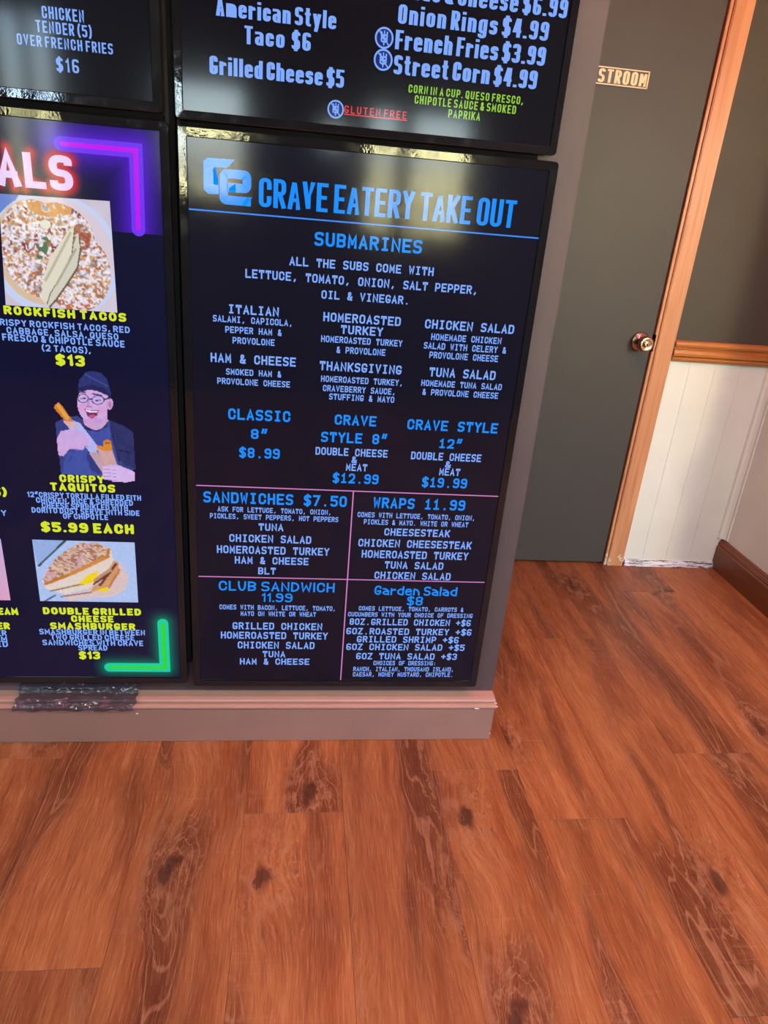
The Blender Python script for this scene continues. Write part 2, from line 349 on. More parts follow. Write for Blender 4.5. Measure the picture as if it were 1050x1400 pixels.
def ribbon(verts, faces, P, closed, tx, ty, rnd):
    """thick polyline (pen of half size tx, ty) with mitred joins"""
    Q = [(a/tx, b/ty) for a,b in P]; D = [Q[0]]
    for q_ in Q[1:]:
        if math.hypot(q_[0]-D[-1][0], q_[1]-D[-1][1]) > 1e-4: D.append(q_)
    if closed and len(D)>2 and math.hypot(D[0][0]-D[-1][0], D[0][1]-D[-1][1])<1e-4: D.pop()
    Q = D
    if len(Q)==1:
        i0 = len(verts); x,y = Q[0]
        if rnd:
            verts.extend([((x+math.cos(t))*tx,(y+math.sin(t))*ty) for t in (math.pi*k/5 for k in range(10))]); faces.append(list(range(i0,i0+10)))
        else:
            verts.extend([((x+a)*tx,(y+b)*ty) for a,b in ((-1,-1),(1,-1),(1,1),(-1,1))]); faces.append([i0,i0+1,i0+2,i0+3])
        return
    n = len(Q); L = []; Rr = []
    def unit(a,b):
        dx,dy = b[0]-a[0], b[1]-a[1]; l = math.hypot(dx,dy) or 1; return dx/l, dy/l
    if not closed and not rnd:
        u = unit(Q[0],Q[1]); Q[0] = (Q[0][0]-u[0]*.98, Q[0][1]-u[1]*.98); u = unit(Q[-2],Q[-1]); Q[-1] = (Q[-1][0]+u[0]*.98, Q[-1][1]+u[1]*.98)
    for i in range(n):
        if closed or 0<i<n-1:
            u1 = unit(Q[i-1],Q[i]); u2 = unit(Q[i],Q[(i+1)%n]); nx,ny = -(u1[1]+u2[1]), u1[0]+u2[0]; l = math.hypot(nx,ny)
            if l < .3: nx,ny = -u1[1],u1[0]; k = 1
            else:
                nx/=l; ny/=l; k = min(1.9, 1/max(.2, nx*-u1[1]+ny*u1[0]))
        else:
            u1 = unit(Q[0],Q[1]) if i==0 else unit(Q[-2],Q[-1]); nx,ny,k = -u1[1],u1[0],1
        L.append((Q[i][0]+nx*k, Q[i][1]+ny*k)); Rr.append((Q[i][0]-nx*k, Q[i][1]-ny*k))
    i0 = len(verts)
    for a,b in zip(L,Rr): verts.append((a[0]*tx,a[1]*ty)); verts.append((b[0]*tx,b[1]*ty))
    for i in range(n if closed else n-1):
        j = (i+1)%n; faces.append([i0+2*i, i0+2*i+1, i0+2*j+1, i0+2*j])
    if rnd and not closed:
        for (cx,cy),(ax,ay) in ((Q[0],Q[1]),(Q[-1],Q[-2])):
            t0 = math.atan2(cy-ay, cx-ax)-math.pi/2
            i1 = len(verts); verts.extend([((cx+math.cos(t0+t))*tx,(cy+math.sin(t0+t))*ty) for t in (math.pi*k/8 for k in range(9))]); faces.append(list(range(i1,i1+9)))
def text_geo(txt, style, width, height):
    mono,kx,ky,gap,fr_,rnd = STYLE[style]; tx = kx*height/2; ty = ky*height/2; H0 = height-2*ty
    items = []; cur = 0
    for ch in txt:
        if mono:
            if ch != ' ': items.append((ch, cur+.5, None))
            cur += 1
        else:
            if ch == ' ': cur += 3.2; continue
            g = GLY[ch]; xs = [p[0] for s in g for p in s[2]]; w = (max(xs)-min(xs))*WIDE.get(ch,1); items.append((ch, cur-min(xs)*WIDE.get(ch,1), WIDE.get(ch,1))); cur += w+gap
    verts, faces = [], []
    if mono:
        cell = width/(len(txt)-.18); tx = min(tx, cell*.115); gw = cell*.82-2*tx
        if len(txt)==1: cell = width*1.22; gw = width-2*tx
    else: unit = (width-2*tx)/(cur-gap)
    for ch, pos, wd in items:
        for curve, closed, P in GLY[ch]:
            if mono:
                cx = -width/2+(pos-.09)*cell; pts = [(cx+(px/6-.5)*gw, py/10*H0) for px,py in P]
                sx = gw/6
            else:
                pts = [(-width/2+tx+(pos+px*wd)*unit, py/10*H0) for px,py in P]; sx = unit*wd
            if curve: pts = fillet(pts, closed, max(abs(sx)*6, H0*.3)*.5 if style in('cond','anton','tall','mono') else 9e9 if style=='sans' else max(sx*3,H0*.45))
            ribbon(verts, faces, pts, closed, tx, ty, rnd)
        if mono:
            cx = -width/2+(pos-.09)*cell
            ext = {'I':[((1,0),(5,0)),((1,10),(5,10))],'1':[((.6,0),(5.4,0))],'T':[((0,10),(0,8.2)),((6,10),(6,8.2))],'Y':[((0,10),(.1,10))],'F':[],'J':[]}.get(ch,[])
            for a,b in ext: ribbon(verts, faces, [(cx+(a[0]/6-.5)*gw, a[1]/10*H0),(cx+(b[0]/6-.5)*gw, b[1]/10*H0)], False, tx*.9, ty*.9, False)
    return verts, faces, H0
LET_Y = -.0006
def lettering(parent, row, name='lettering', y=None, label=None, depth=.0003):
    txt, style, colr, xc, zc, w_, h_ = row
    vs, fs, H0 = text_geo(txt, style, w_, h_); yy = LET_Y if y is None else y
    me = bpy.data.meshes.new(name); me.from_pydata([(xc+a, yy-(i%7)*1e-6, zc-H0/2+b) for i,(a,b) in enumerate(vs)], [], fs); me.update()
    o = link(name, me, M[colr] if isinstance(colr,str) else colr); child(o, parent)
    if label: o['label'] = label
    return o

def strip(parent, a, b, t, mat, name='divider_line', y=None):
    yy = LET_Y if y is None else y; vs, fs = [], []; ribbon(vs, fs, [a,b], False, t/2, t/2, False)
    me = bpy.data.meshes.new(name); me.from_pydata([(p[0],yy,p[1]) for p in vs], [], fs); o = link(name, me, mat); return child(o, parent)
def poly(parent, pts, mat, name, y):
    bm = bmesh.new(); f = bm.faces.new([bm.verts.new((p[0],y,p[1])) for p in pts]); bmesh.ops.triangulate(bm, faces=[f]); return child(link(name, bm, mat), parent)

def canvas(parent, name, quad, nx, ny, paint, y, alpha=None, label=None):
    """a picture shown on the screen: grid of vertex colours; quad TL TR BR BL in (x, z)"""
    u, v = np.meshgrid(np.linspace(0,1,nx), np.linspace(0,1,ny)); C = paint(u, v)
    q = [np.array(p) for p in quad]
    P = (q[0]*(1-u)[...,None]+q[1]*u[...,None])*(1-v)[...,None] + (q[3]*(1-u)[...,None]+q[2]*u[...,None])*v[...,None]
    A = np.ones((ny,nx),bool) if C.shape[2]==3 else C[...,3]>.5
    vs = [(float(a), y, float(b)) for a,b in P.reshape(-1,2)]; fs = []
    for j in range(ny-1):
        for i in range(nx-1):
            if A[j,i] and A[j,i+1] and A[j+1,i] and A[j+1,i+1]: k0 = j*nx+i; fs.append((k0, k0+nx, k0+nx+1, k0+1))
    me = bpy.data.meshes.new(name); me.from_pydata(vs, [], fs); ca = me.color_attributes.new('Col','FLOAT_COLOR','POINT')
    c = C[...,:3].reshape(-1,3); c = np.where(c<=.04045, c/12.92, ((np.clip(c,0,1)+.055)/1.055)**2.4)
    ca.data.foreach_set('color', np.c_[c, np.ones(len(c))].astype(np.float32).ravel())
    o = link(name, me, M['picture']); child(o, parent)
    if label: o['label'] = label
    return o
# raster painting helpers (0..255 colours)
def vnoise(u, v, s, seed=0):
    rs = np.random.RandomState(seed); g = rs.rand(64,64); x = (u*s)%63; y = (v*s)%63; i = x.astype(int); j = y.astype(int); fx = x-i; fy = y-j; fx = fx*fx*(3-2*fx); fy = fy*fy*(3-2*fy)
    return (g[j,i]*(1-fx)+g[j,i+1]*fx)*(1-fy)+(g[j+1,i]*(1-fx)+g[j+1,i+1]*fx)*fy
def inpoly(u, v, P):
    r = np.zeros(u.shape, bool); n = len(P)
    for i in range(n):
        (x0,y0),(x1,y1) = P[i],P[(i+1)%n]
        c = ((y0>v)!=(y1>v)) & (u < (x1-x0)*(v-y0)/((y1-y0) or 1e-9)+x0); r ^= c
    return r
def ell(u, v, cx, cy, rx, ry, a=0):
    c,s = math.cos(a), math.sin(a); dx,dy = u-cx, v-cy; return ((dx*c+dy*s)/rx)**2+((-dx*s+dy*c)/ry)**2
def put(C, m, col, al=1.0):
    m = np.asarray(m, float)*al; C[...,:3] = C[...,:3]*(1-m[...,None])+np.array(col)/255*m[...,None]
    if C.shape[2]==4: C[...,3] = np.maximum(C[...,3], (m>0.01))
def segd(u, v, a, b):
    dx,dy = b[0]-a[0], b[1]-a[1]; t = np.clip(((u-a[0])*dx+(v-a[1])*dy)/(dx*dx+dy*dy),0,1); return np.hypot(u-a[0]-t*dx, v-a[1]-t*dy)

# ------------------------------------------------------------------ menu displays
def rrect(x0,x1,z0,z1,r,n=5):
    out = []
    for cx,cz,a0 in ((x1-r,z1-r,0),(x0+r,z1-r,90),(x0+r,z0+r,180),(x1-r,z0+r,270)):
        for i in range(n+1): a = math.radians(a0+90*i/n); out.append((cx+r*math.cos(a), cz+r*math.sin(a)))
    return out
def display(x0,x1,z0,z1,bw,label,scr_col,st,yoff=0.0):
    r = empty('menu_display', ((x0+x1)/2, WY, z0-bw), label, 'menu screen', 'menu displays on the grey wall')
    bm = bmesh.new(); n = 5
    def ring(e, y, rad): return [bm.verts.new((a,y+yoff,b)) for a,b in rrect(x0-e,x1+e,z0-e,z1+e,rad,n)]
    rings = [ring(-.0015,.004,.0008), ring(-.0008,-.0015,.001), ring(.0004,-.0030,.002), ring(bw-.0022,-.0036,.006), ring(bw-.0006,-.0030,.0072), ring(bw,-.0012,.008), ring(bw,WY-.001-yoff,.008), ring(-.004,WY-.001-yoff,.003)]
    for a,b in zip(rings, rings[1:]):
        m = len(a)
        for i in range(m): bm.faces.new((a[i],a[(i+1)%m],b[(i+1)%m],b[i]))
    bmesh.ops.recalc_face_normals(bm, faces=bm.faces); child(link('bezel', bm, M['bezel']), r)
    bm = bmesh.new()
    for a in ((x0-.0012,x0+.0003,z0,z1),(x1-.0003,x1+.0012,z0,z1),(x0,x1,z0-.0012,z0+.0003),(x0,x1,z1-.0003,z1+.0012)): box(bm,a[0],a[1],-.0012+yoff,.003+yoff,a[2],a[3])
    child(link('inner_lip', bm, M['lip']), r)
    s = child(link('screen', mbox(x0-.001,x1+.001,yoff,.02+yoff,z0-.001,z1+.001), screen_mat('screen_glow', scr_col, st)), r)
    return r, s
mt = empty('gap_shade', (0,WY,.3), 'black strips standing in for shade in the narrow gaps between the menu screens', 'shade strip')  # black filler darkens the gaps, where only shade lies
child(link('shade_strip_vertical', mbox(-.0305,-.0205,.004,WY,.22,2.64), M['dark']), mt)
child(link('shade_strip_cross', mbox(-.72,-.041,.004,WY,1.3930,1.4030), M['dark']), mt); child(link('shade_strip_cross', mbox(-.012,.66,.006,WY,1.3890,1.3972), M['dark']), mt)
DA, SA = display(-.7415,-.0565,1.4205,2.6215,.0165,'menu display, upper left of the four, listing chicken tenders for $16', lin(4,4,12), 1.0, .004)
DB, SB = display(-.0055,.6795,1.4125,2.6135,.0145,'menu display, upper right of the four, with onion rings and street corn prices', lin(4,4,11), 1.0, .004)
DC, SC = display(-.7315,-.0465,.1785,1.3765,.0155,'menu display, lower left of the four, with food pictures and neon corner marks', lin(7,8,42), 1.0)
DD, SD = display(0,.685,.1712,1.3718,.0165,'menu display, lower right of the four, headed TAKE OUT in blue', lin(8,7,24), 1.0)
TEXT_A = [
  ('CHICKEN', 'cond', 'L', -0.1995, 1.538, 0.0685, 0.0178),
  ('TENDER (5)', 'cond', 'L', -0.1999, 1.5168, 0.091, 0.0175),
  ('OVER FRENCH FRIES', 'cond', 'L', -0.1997, 1.495, 0.1574, 0.0162),
  ('$16', 'cond', 'L', -0.1987, 1.4634, 0.0375, 0.0209),
]
TEXT_B = [
  ('American Style', 'anton', 'L', 0.1583, 1.575, 0.2068, 0.0265),
  ('Taco  $6', 'anton', 'L', 0.1609, 1.5385, 0.1154, 0.0272),
  ('Grilled Cheese $5', 'anton', 'L', 0.1615, 1.4878, 0.2378, 0.028),
  ('Mac & Cheese $6.99', 'anton', 'L', 0.5304, 1.6333, 0.2864, 0.0281),
  ('Onion Rings $4.99', 'anton', 'L', 0.5074, 1.5962, 0.275, 0.0287),
  ('French Fries $3.99', 'anton', 'L', 0.5069, 1.5575, 0.2776, 0.0294),
  ('Street Corn $4.99', 'anton', 'L', 0.5025, 1.5193, 0.2676, 0.0296),
  ('CORN IN A CUP. QUESO FRESCO,', 'cond', 'G', 0.507, 1.4843, 0.2165, 0.0128),
  ('CHIPOTLE SAUCE & SMOKED', 'cond', 'G', 0.5078, 1.4681, 0.1922, 0.0135),
  ('PAPRIKA', 'cond', 'G', 0.5071, 1.4511, 0.0606, 0.0136),
  ('GLUTEN FREE', 'cond', 'R', 0.3413, 1.4406, 0.115, 0.0123),
]
TEXT_C = [
  ('SPECIALS', 'title', 'W', -0.3745, 1.2917, 0.3406, 0.0588),
  ('ROCKFISH TACOS', 'round', 'Y', -0.2396, 1.0409, 0.2289, 0.0169),
  ('CRISPY ROCKFISH TACOS, RED', 'fine', 'L', -0.2477, 1.0173, 0.2562, 0.0128),
  ('CABBAGE, SALSA, QUESO', 'fine', 'L', -0.2478, 1.0024, 0.2111, 0.0129),
  ('FRESCO & CHIPOTLE SAUCE', 'fine', 'L', -0.2471, 0.9885, 0.232, 0.0137),
  ('(2 TACOS),', 'fine', 'L', -0.2445, 0.9717, 0.0931, 0.0131),
  ('$13', 'round', 'Y', -0.2389, 0.9495, 0.0562, 0.0222),
  ('CRISPY', 'round', 'Y', -0.2378, 0.6949, 0.0923, 0.0177),
  ('TAQUITOS', 'round', 'Y', -0.2373, 0.675, 0.1343, 0.0188),
  ('12"CRISPY TORTILLA FILLED EITH', 'fine', 'L', -0.2351, 0.655, 0.2366, 0.0129),
  ('CHICKEN, RICE & SHREDDED', 'fine', 'L', -0.2357, 0.6425, 0.2025, 0.013),
  ('CHEESE SPRINKLED WITH', 'fine', 'L', -0.2361, 0.6304, 0.1802, 0.0131),
  ('DORITO DUST SERVE WITH SIDE', 'fine', 'L', -0.2351, 0.6186, 0.2266, 0.0132),
  ('OF CHIPOTLE', 'fine', 'L', -0.237, 0.6063, 0.0952, 0.0132),
  ('$5.99 EACH', 'round', 'Y', -0.2348, 0.5789, 0.1969, 0.0241),
  ('DOUBLE GRILLED', 'round', 'Y', -0.2416, 0.3646, 0.2192, 0.0188),
  ('CHEESE', 'round', 'Y', -0.2431, 0.3442, 0.0958, 0.018),
  ('SMASHBURGER', 'round', 'Y', -0.2433, 0.3241, 0.1919, 0.0182),
  ('SMASHBURGER IN BETWEEN', 'fine', 'L', -0.2454, 0.3078, 0.2393, 0.0153),
  ('TWO GRILLED CHEESE', 'fine', 'L', -0.2461, 0.2931, 0.1907, 0.0154),
  ('SANDWICHES WITH CRAVE', 'fine', 'L', -0.2462, 0.2777, 0.2296, 0.0155),
  ('SPREAD', 'fine', 'L', -0.2482, 0.2638, 0.0668, 0.0156),
  ('$13', 'round', 'Y', -0.2575, 0.2423, 0.0485, 0.022),
  ('(5)', 'round', 'Y', -0.4146, 0.6583, 0.0402, 0.0203),
  ('SY', 'fine', 'L', -0.4137, 0.6092, 0.0253, 0.0139),
  ('EAM', 'round', 'Y', -0.4278, 0.3612, 0.0443, 0.0186),
  ('ER', 'round', 'Y', -0.4425, 0.3221, 0.0278, 0.0189),
  ('ER', 'fine', 'L', -0.4494, 0.3025, 0.0224, 0.0161),
  ('AM', 'fine', 'L', -0.453, 0.2864, 0.029, 0.0162),
  ('ED', 'fine', 'L', -0.4515, 0.2722, 0.0258, 0.0163),
]
TEXT_D = [
  ('CRAVE EATERY TAKE OUT', 'tall', 'B', 0.3806, 1.2889, 0.4991, 0.0503),
  ('SUBMARINES', 'mono', 'B', 0.3446, 1.215, 0.2121, 0.0255),
  ('ALL THE SUBS COME WITH', 'mono', 'L', 0.3352, 1.1704, 0.2877, 0.0165),
  ('LETTUCE, TOMATO, ONION, SALT PEPPER,', 'mono', 'L', 0.3404, 1.1412, 0.4679, 0.0168),
  ('OIL & VINEGAR.', 'mono', 'L', 0.3461, 1.1116, 0.1789, 0.0164),
  ('ITALIAN', 'mono', 'L', 0.123, 1.0713, 0.1001, 0.0178),
  ('SALAMI, CAPICOLA,', 'mono', 'L', 0.122, 1.0511, 0.1586, 0.013),
  ('PEPPER HAM &', 'mono', 'L', 0.1232, 1.0306, 0.1125, 0.0131),
  ('PROVOLONE', 'mono', 'L', 0.1236, 1.0098, 0.0845, 0.0133),
  ('HAM & CHEESE', 'mono', 'L', 0.1236, 0.9725, 0.1729, 0.0188),
  ('SMOKED HAM &', 'mono', 'L', 0.1242, 0.9452, 0.1128, 0.013),
  ('PROVOLONE CHEESE', 'mono', 'L', 0.1246, 0.9249, 0.1495, 0.0131),
  ('HOMEROASTED', 'mono', 'L', 0.3419, 1.0684, 0.159, 0.0182),
  ('TURKEY', 'mono', 'L', 0.3427, 1.0453, 0.0869, 0.0177),
  ('HOMEROASTED TURKEY', 'mono', 'L', 0.3442, 1.0242, 0.1686, 0.0134),
  ('& PROVOLONE', 'mono', 'L', 0.3437, 1.0035, 0.1023, 0.0136),
  ('THANKSGIVING', 'mono', 'L', 0.3457, 0.9687, 0.1726, 0.0192),
  ('HOMEROASTED TURKEY,', 'mono', 'L', 0.3506, 0.9415, 0.1741, 0.0133),
  ('CRAVEBERRY SAUCE,', 'mono', 'L', 0.346, 0.9216, 0.1553, 0.0134),
  ('STUFFING & MAYO', 'mono', 'L', 0.3521, 0.9041, 0.1396, 0.0135),
  ('CHICKEN SALAD', 'mono', 'L', 0.567, 1.0678, 0.1899, 0.0186),
  ('HOMEMADE CHICKEN', 'mono', 'L', 0.563, 1.0424, 0.1504, 0.0135),
  ('SALAD WITH CELERY &', 'mono', 'L', 0.5628, 1.0237, 0.1771, 0.0137),
  ('PROVOLONE CHEESE', 'mono', 'L', 0.5623, 1.0048, 0.1486, 0.0138),
  ('TUNA SALAD', 'mono', 'L', 0.564, 0.9688, 0.1444, 0.0196),
  ('HOMEMADE TUNA SALAD', 'mono', 'L', 0.5653, 0.9445, 0.1768, 0.0135),
  ('& PROVOLONE CHEESE', 'mono', 'L', 0.5648, 0.9252, 0.167, 0.0136),
  ('CLASSIC', 'mono', 'B', 0.1369, 0.8553, 0.1303, 0.024),
  ('8"', 'mono', 'B', 0.1374, 0.8134, 0.0364, 0.0221),
  ('$8.99', 'mono', 'B', 0.138, 0.7705, 0.087, 0.0234),
  ('CRAVE', 'mono', 'B', 0.342, 0.8543, 0.0902, 0.0228),
  ('STYLE 8"', 'mono', 'B', 0.3422, 0.8142, 0.1458, 0.0233),
  ('DOUBLE CHEESE', 'mono', 'L', 0.3383, 0.7816, 0.159, 0.0178),
  ('&', 'mono', 'L', 0.3446, 0.7645, 0.0121, 0.0154),
  ('MEAT', 'mono', 'L', 0.3511, 0.7467, 0.0473, 0.0172),
  ('$12.99', 'mono', 'B', 0.3509, 0.7201, 0.1026, 0.0236),
  ('CRAVE STYLE', 'mono', 'B', 0.5569, 0.8518, 0.2028, 0.0233),
  ('12"', 'mono', 'B', 0.5569, 0.8113, 0.0537, 0.022),
  ('DOUBLE CHEESE', 'mono', 'L', 0.5505, 0.7805, 0.16, 0.0181),
  ('&', 'mono', 'L', 0.5564, 0.7626, 0.0134, 0.0156),
  ('MEAT', 'mono', 'L', 0.5623, 0.7448, 0.0479, 0.0175),
  ('$19.99', 'mono', 'B', 0.5537, 0.7183, 0.1041, 0.024),
  ('SANDWICHES $7.50', 'mono', 'B', 0.1754, 0.6635, 0.3174, 0.0266),
  ('ASK FOR LETTUCE, TOMATO, ONION,', 'mono', 'L', 0.174, 0.6356, 0.2535, 0.0126),
  ('PICKLES, SWEET PEPPERS, HOT PEPPERS', 'mono', 'L', 0.1738, 0.6184, 0.2872, 0.0127),
  ('TUNA', 'mono', 'L', 0.1657, 0.5941, 0.0559, 0.0183),
  ('CHICKEN SALAD', 'mono', 'L', 0.1652, 0.5645, 0.1855, 0.0195),
  ('HOMEROASTED TURKEY', 'mono', 'L', 0.1726, 0.5352, 0.2563, 0.0198),
  ('HAM & CHEESE', 'mono', 'L', 0.1694, 0.5086, 0.1696, 0.0191),
  ('BLT', 'mono', 'L', 0.1584, 0.4814, 0.0405, 0.0184),
  ('WRAPS 11.99', 'mono', 'B', 0.5016, 0.664, 0.2136, 0.0263),
  ('COMES WITH LETTUCE, TOMATO, ONION,', 'mono', 'L', 0.4985, 0.633, 0.2753, 0.0129),
  ('PICKLES & MAYO. WHITE OR WHEAT', 'mono', 'L', 0.4991, 0.6154, 0.2454, 0.013),
  ('CHEESESTEAK', 'mono', 'L', 0.5034, 0.5912, 0.155, 0.0188),
  ('CHICKEN CHEESESTEAK', 'mono', 'L', 0.502, 0.5617, 0.2694, 0.02),
  ('HOMEROASTED TURKEY', 'mono', 'L', 0.5047, 0.5328, 0.2553, 0.0203),
  ('TUNA SALAD', 'mono', 'L', 0.5044, 0.505, 0.1413, 0.0196),
  ('CHICKEN SALAD', 'mono', 'L', 0.5038, 0.4768, 0.1849, 0.0199),
  ('CLUB SANDWICH', 'sans', 'B', 0.1829, 0.44, 0.271, 0.0257),
  ('11.99', 'sans', 'B', 0.1836, 0.4102, 0.0723, 0.024),
  ('COMES WITH BACON, LETTUCE, TOMATO,', 'mono', 'L', 0.1864, 0.3825, 0.2756, 0.0132),
  ('MAYO ON WHITE OR WHEAT', 'mono', 'L', 0.1876, 0.3652, 0.1793, 0.0133),
  ('GRILLED CHICKEN', 'mono', 'L', 0.1864, 0.3306, 0.2149, 0.0197),
  ('HOMEROASTED TURKEY', 'mono', 'L', 0.1798, 0.3039, 0.2574, 0.02),
  ('CHICKEN SALAD', 'mono', 'L', 0.1843, 0.2759, 0.1864, 0.0202),
  ('TUNA', 'mono', 'L', 0.1789, 0.2497, 0.0553, 0.0183),
  ('HAM & CHEESE', 'mono', 'L', 0.1815, 0.228, 0.1704, 0.0185),
  ('Garden Salad', 'sans', 'B', 0.516, 0.4357, 0.2031, 0.0253),
  ('$8', 'sans', 'B', 0.5158, 0.4078, 0.039, 0.0246),
  ('COMES LETTUCE, TOMATO, CARROTS &', 'mono', 'L', 0.5097, 0.3849, 0.2597, 0.0124),
  ('CUCUMBERS WITH YOUR CHOICE OF DRESSING', 'mono', 'L', 0.51, 0.3677, 0.3099, 0.0125),
  ('8OZ.GRILLED CHICKEN +$6', 'mono', 'L', 0.5115, 0.3467, 0.3032, 0.0184),
  ('6OZ.ROASTED TURKEY +$6', 'mono', 'L', 0.511, 0.3196, 0.315, 0.0186),
  ('GRILLED SHRIMP +$6', 'mono', 'L', 0.5098, 0.2964, 0.2574, 0.0188),
  ('6OZ CHICKEN SALAD +$5', 'mono', 'L', 0.5064, 0.2736, 0.3005, 0.019),
  ('6OZ TUNA SALAD +$3', 'mono', 'L', 0.5113, 0.2462, 0.2575, 0.0192),
  ('CHOICES OF DRESSING:', 'mono', 'L', 0.5078, 0.2257, 0.1608, 0.0134),
  ('RANCH, ITALIAN, THOUSAND ISLAND,', 'mono', 'L', 0.5074, 0.2072, 0.2595, 0.0135),
  ('CAESAR, HONEY MUSTARD, CHIPOTLE.', 'mono', 'L', 0.5075, 0.1909, 0.2594, 0.0136),
]
UNDERLINE = [(-0.0026, 1.2501), (0.6892, 1.2483)]
DIV1 = [(0.0055, 0.6925), (0.6817, 0.6872)]
DIV2 = [(0.0063, 0.467), (0.6794, 0.4598)]
DIVV = [(0.3484, 0.6857), (0.3468, 0.1765)]
LOGO_C = [(0.0295, 1.3332), (0.0367, 1.339), (0.0864, 1.3403), (0.0718, 1.3248), (0.0505, 1.3249), (0.0469, 1.3214), (0.0473, 1.2954), (0.058, 1.2949), (0.0578, 1.2792), (0.0374, 1.2786), (0.0293, 1.2849)]
LOGO_E = [(0.0582, 1.3161), (0.0664, 1.323), (0.1103, 1.3237), (0.1175, 1.3168), (0.1166, 1.292), (0.1094, 1.2854), (0.0877, 1.285), (0.0877, 1.2997), (0.0985, 1.3012), (0.0988, 1.3083), (0.076, 1.3073), (0.0758, 1.278), (0.1188, 1.2787), (0.1055, 1.2627), (0.0659, 1.262), (0.0574, 1.2694)]
LOGO_E2 = [(0.0759, 1.2921), (0.0877, 1.3004), (0.0877, 1.285), (0.0758, 1.2847)]
TACO_Q = [(-0.3374, 1.2485), (-0.142, 1.2513), (-0.1413, 1.0493), (-0.3489, 1.0501)]
SAND_Q = [(-0.355, 0.5469), (-0.1366, 0.5464), (-0.137, 0.3908), (-0.3544, 0.3904)]
LEFT_Q = [(-0.5124, 0.5482), (-0.4207, 0.5466), (-0.4187, 0.391), (-0.52, 0.3899)]
PERS_Q = [(-0.2748, 0.9288), (-0.1087, 0.9384), (-0.1222, 0.6884), (-0.2991, 0.6812)]
NEON_P = [(-0.2268, 1.3404), (-0.0892, 1.3417), (-0.0939, 1.2055)]
NEON_PHALO = [(-0.2333, 1.3752), (-0.0473, 1.3708), (-0.0546, 1.1995), (-0.2508, 1.1986)]
NEON_G = [(-0.0835, 0.3347), (-0.0824, 0.2082), (-0.2135, 0.2084)]
NEON_GHALO = [(-0.2347, 0.3761), (-0.0444, 0.3797), (-0.0454, 0.1835), (-0.2495, 0.1824)]
ICONS = [(0.3477, 1.558), (0.3484, 1.5246), (0.2678, 1.439)]
ICONR = [(0.3646, 1.5596), (0.3662, 1.5263), (0.2831, 1.4404)]
GLUT = [(0.2842, 1.4328), (0.3995, 1.4331)]
for s_, rows, nm in ((SA,TEXT_A,'A'),(SB,TEXT_B,'B'),(SC,TEXT_C,'C'),(SD,TEXT_D,'D')):
    yo = .004 if nm in 'AB' else 0
    for row in rows:
        if row[0]=='SPECIALS': continue
        lettering(s_, row, y=LET_Y+yo, label={'G':'green lettering','R':'red underlined lettering','Y':'yellow lettering','B':'bright blue lettering'}.get(row[2]) if nm!='C' or row[2]=='Y' else None)
# upper right display: underline and gluten-free discs
strip(SB, (.2842,1.4325), (.3995,1.4325), .0016, M['R'], 'underline', LET_Y+.004)
def icon(cx, cz, r):
    bm = bmesh.new()
    def disc(rad, y, n=28): 
        bm.faces.new([bm.verts.new((cx+rad*math.cos(2*math.pi*i/n), y, cz+rad*math.sin(2*math.pi*i/n))) for i in range(n)])
    disc(r, .0034); d_ = child(link('gluten_free_icon', bm, M['icon']), SB)
    vs, fs = [], []
    ribbon(vs, fs, [(cx+r*.9*math.cos(2*math.pi*i/28), cz+r*.9*math.sin(2*math.pi*i/28)) for i in range(28)], True, r*.09, r*.09, False)
    for a,b in (((0,-.62),(0,.62)),((-.5,.55),(.5,-.6))): ribbon(vs, fs, [(cx+a[0]*r,cz+a[1]*r),(cx+b[0]*r,cz+b[1]*r)], False, r*.06, r*.06, False)
    for zz in (-.4,-.1,.2):
        for sx in (-1,1): ribbon(vs, fs, [(cx,cz+zz*r),(cx+sx*.28*r,cz+(zz+.12)*r),(cx+sx*.3*r,cz+(zz+.3)*r)], False, r*.075, r*.075, False)
    me = bpy.data.meshes.new('wheat_mark'); me.from_pydata([(a,.0030,b) for a,b in vs], [], fs); child(link('wheat_mark', me, M['L']), SB)
icon(.3478,1.5576,.0168); icon(.3486,1.5242,.0172); icon(.2678,1.4388,.0152)
# lower right display: logo, underline, dividers
me = poly(SD, LOGO_C, M['B'], 'logo', -.0006); vs, fs = [], []; ribbon(vs, fs, fillet([(.080,1.2926),(.1088,1.2926),(.1088,1.3157),(.0660,1.3157),(.0660,1.2704),(.1085,1.2704)], False, .006), False, .0079, .0078, False)
for t_ in (((.1085,1.2782),(.1190,1.2786),(.1060,1.2626),(.1000,1.2626)),((.0758,1.2849),(.0758,1.2910),(.0880,1.3004),(.0880,1.2849))): i_ = len(vs); vs.extend(t_); fs.append([i_,i_+1,i_+2,i_+3])
me = bpy.data.meshes.new('logo'); me.from_pydata([(a,-.0009,b) for a,b in vs], [], fs); child(link('logo', me, M['B']), SD)
vs, fs = [], []; ribbon(vs, fs, [(LOGO_E[0][0]+.0004,1.2790),(LOGO_E[0][0]+.0004,1.3150),(.0670,1.3236),(.085,1.3240)], False, .0009, .0009, False)
me = bpy.data.meshes.new('logo_gap'); me.from_pydata([(a-.0009,-.0010,b) for a,b in vs], [], fs); child(link('logo_gap', me, SD.data.materials[0]), SD)
strip(SD, (-.0005+.003,1.2492), (.6870-.003,1.2492), .0026, M['blueline'])
strip(SD, (.003,.6900), (.682,.6900), .0024, M['pinkline']); strip(SD, (.003,.4634), (.681,.4634), .0024, M['pinkline']); strip(SD, (.3476,.6890), (.3476,.1745), .0026, M['pinkline'])

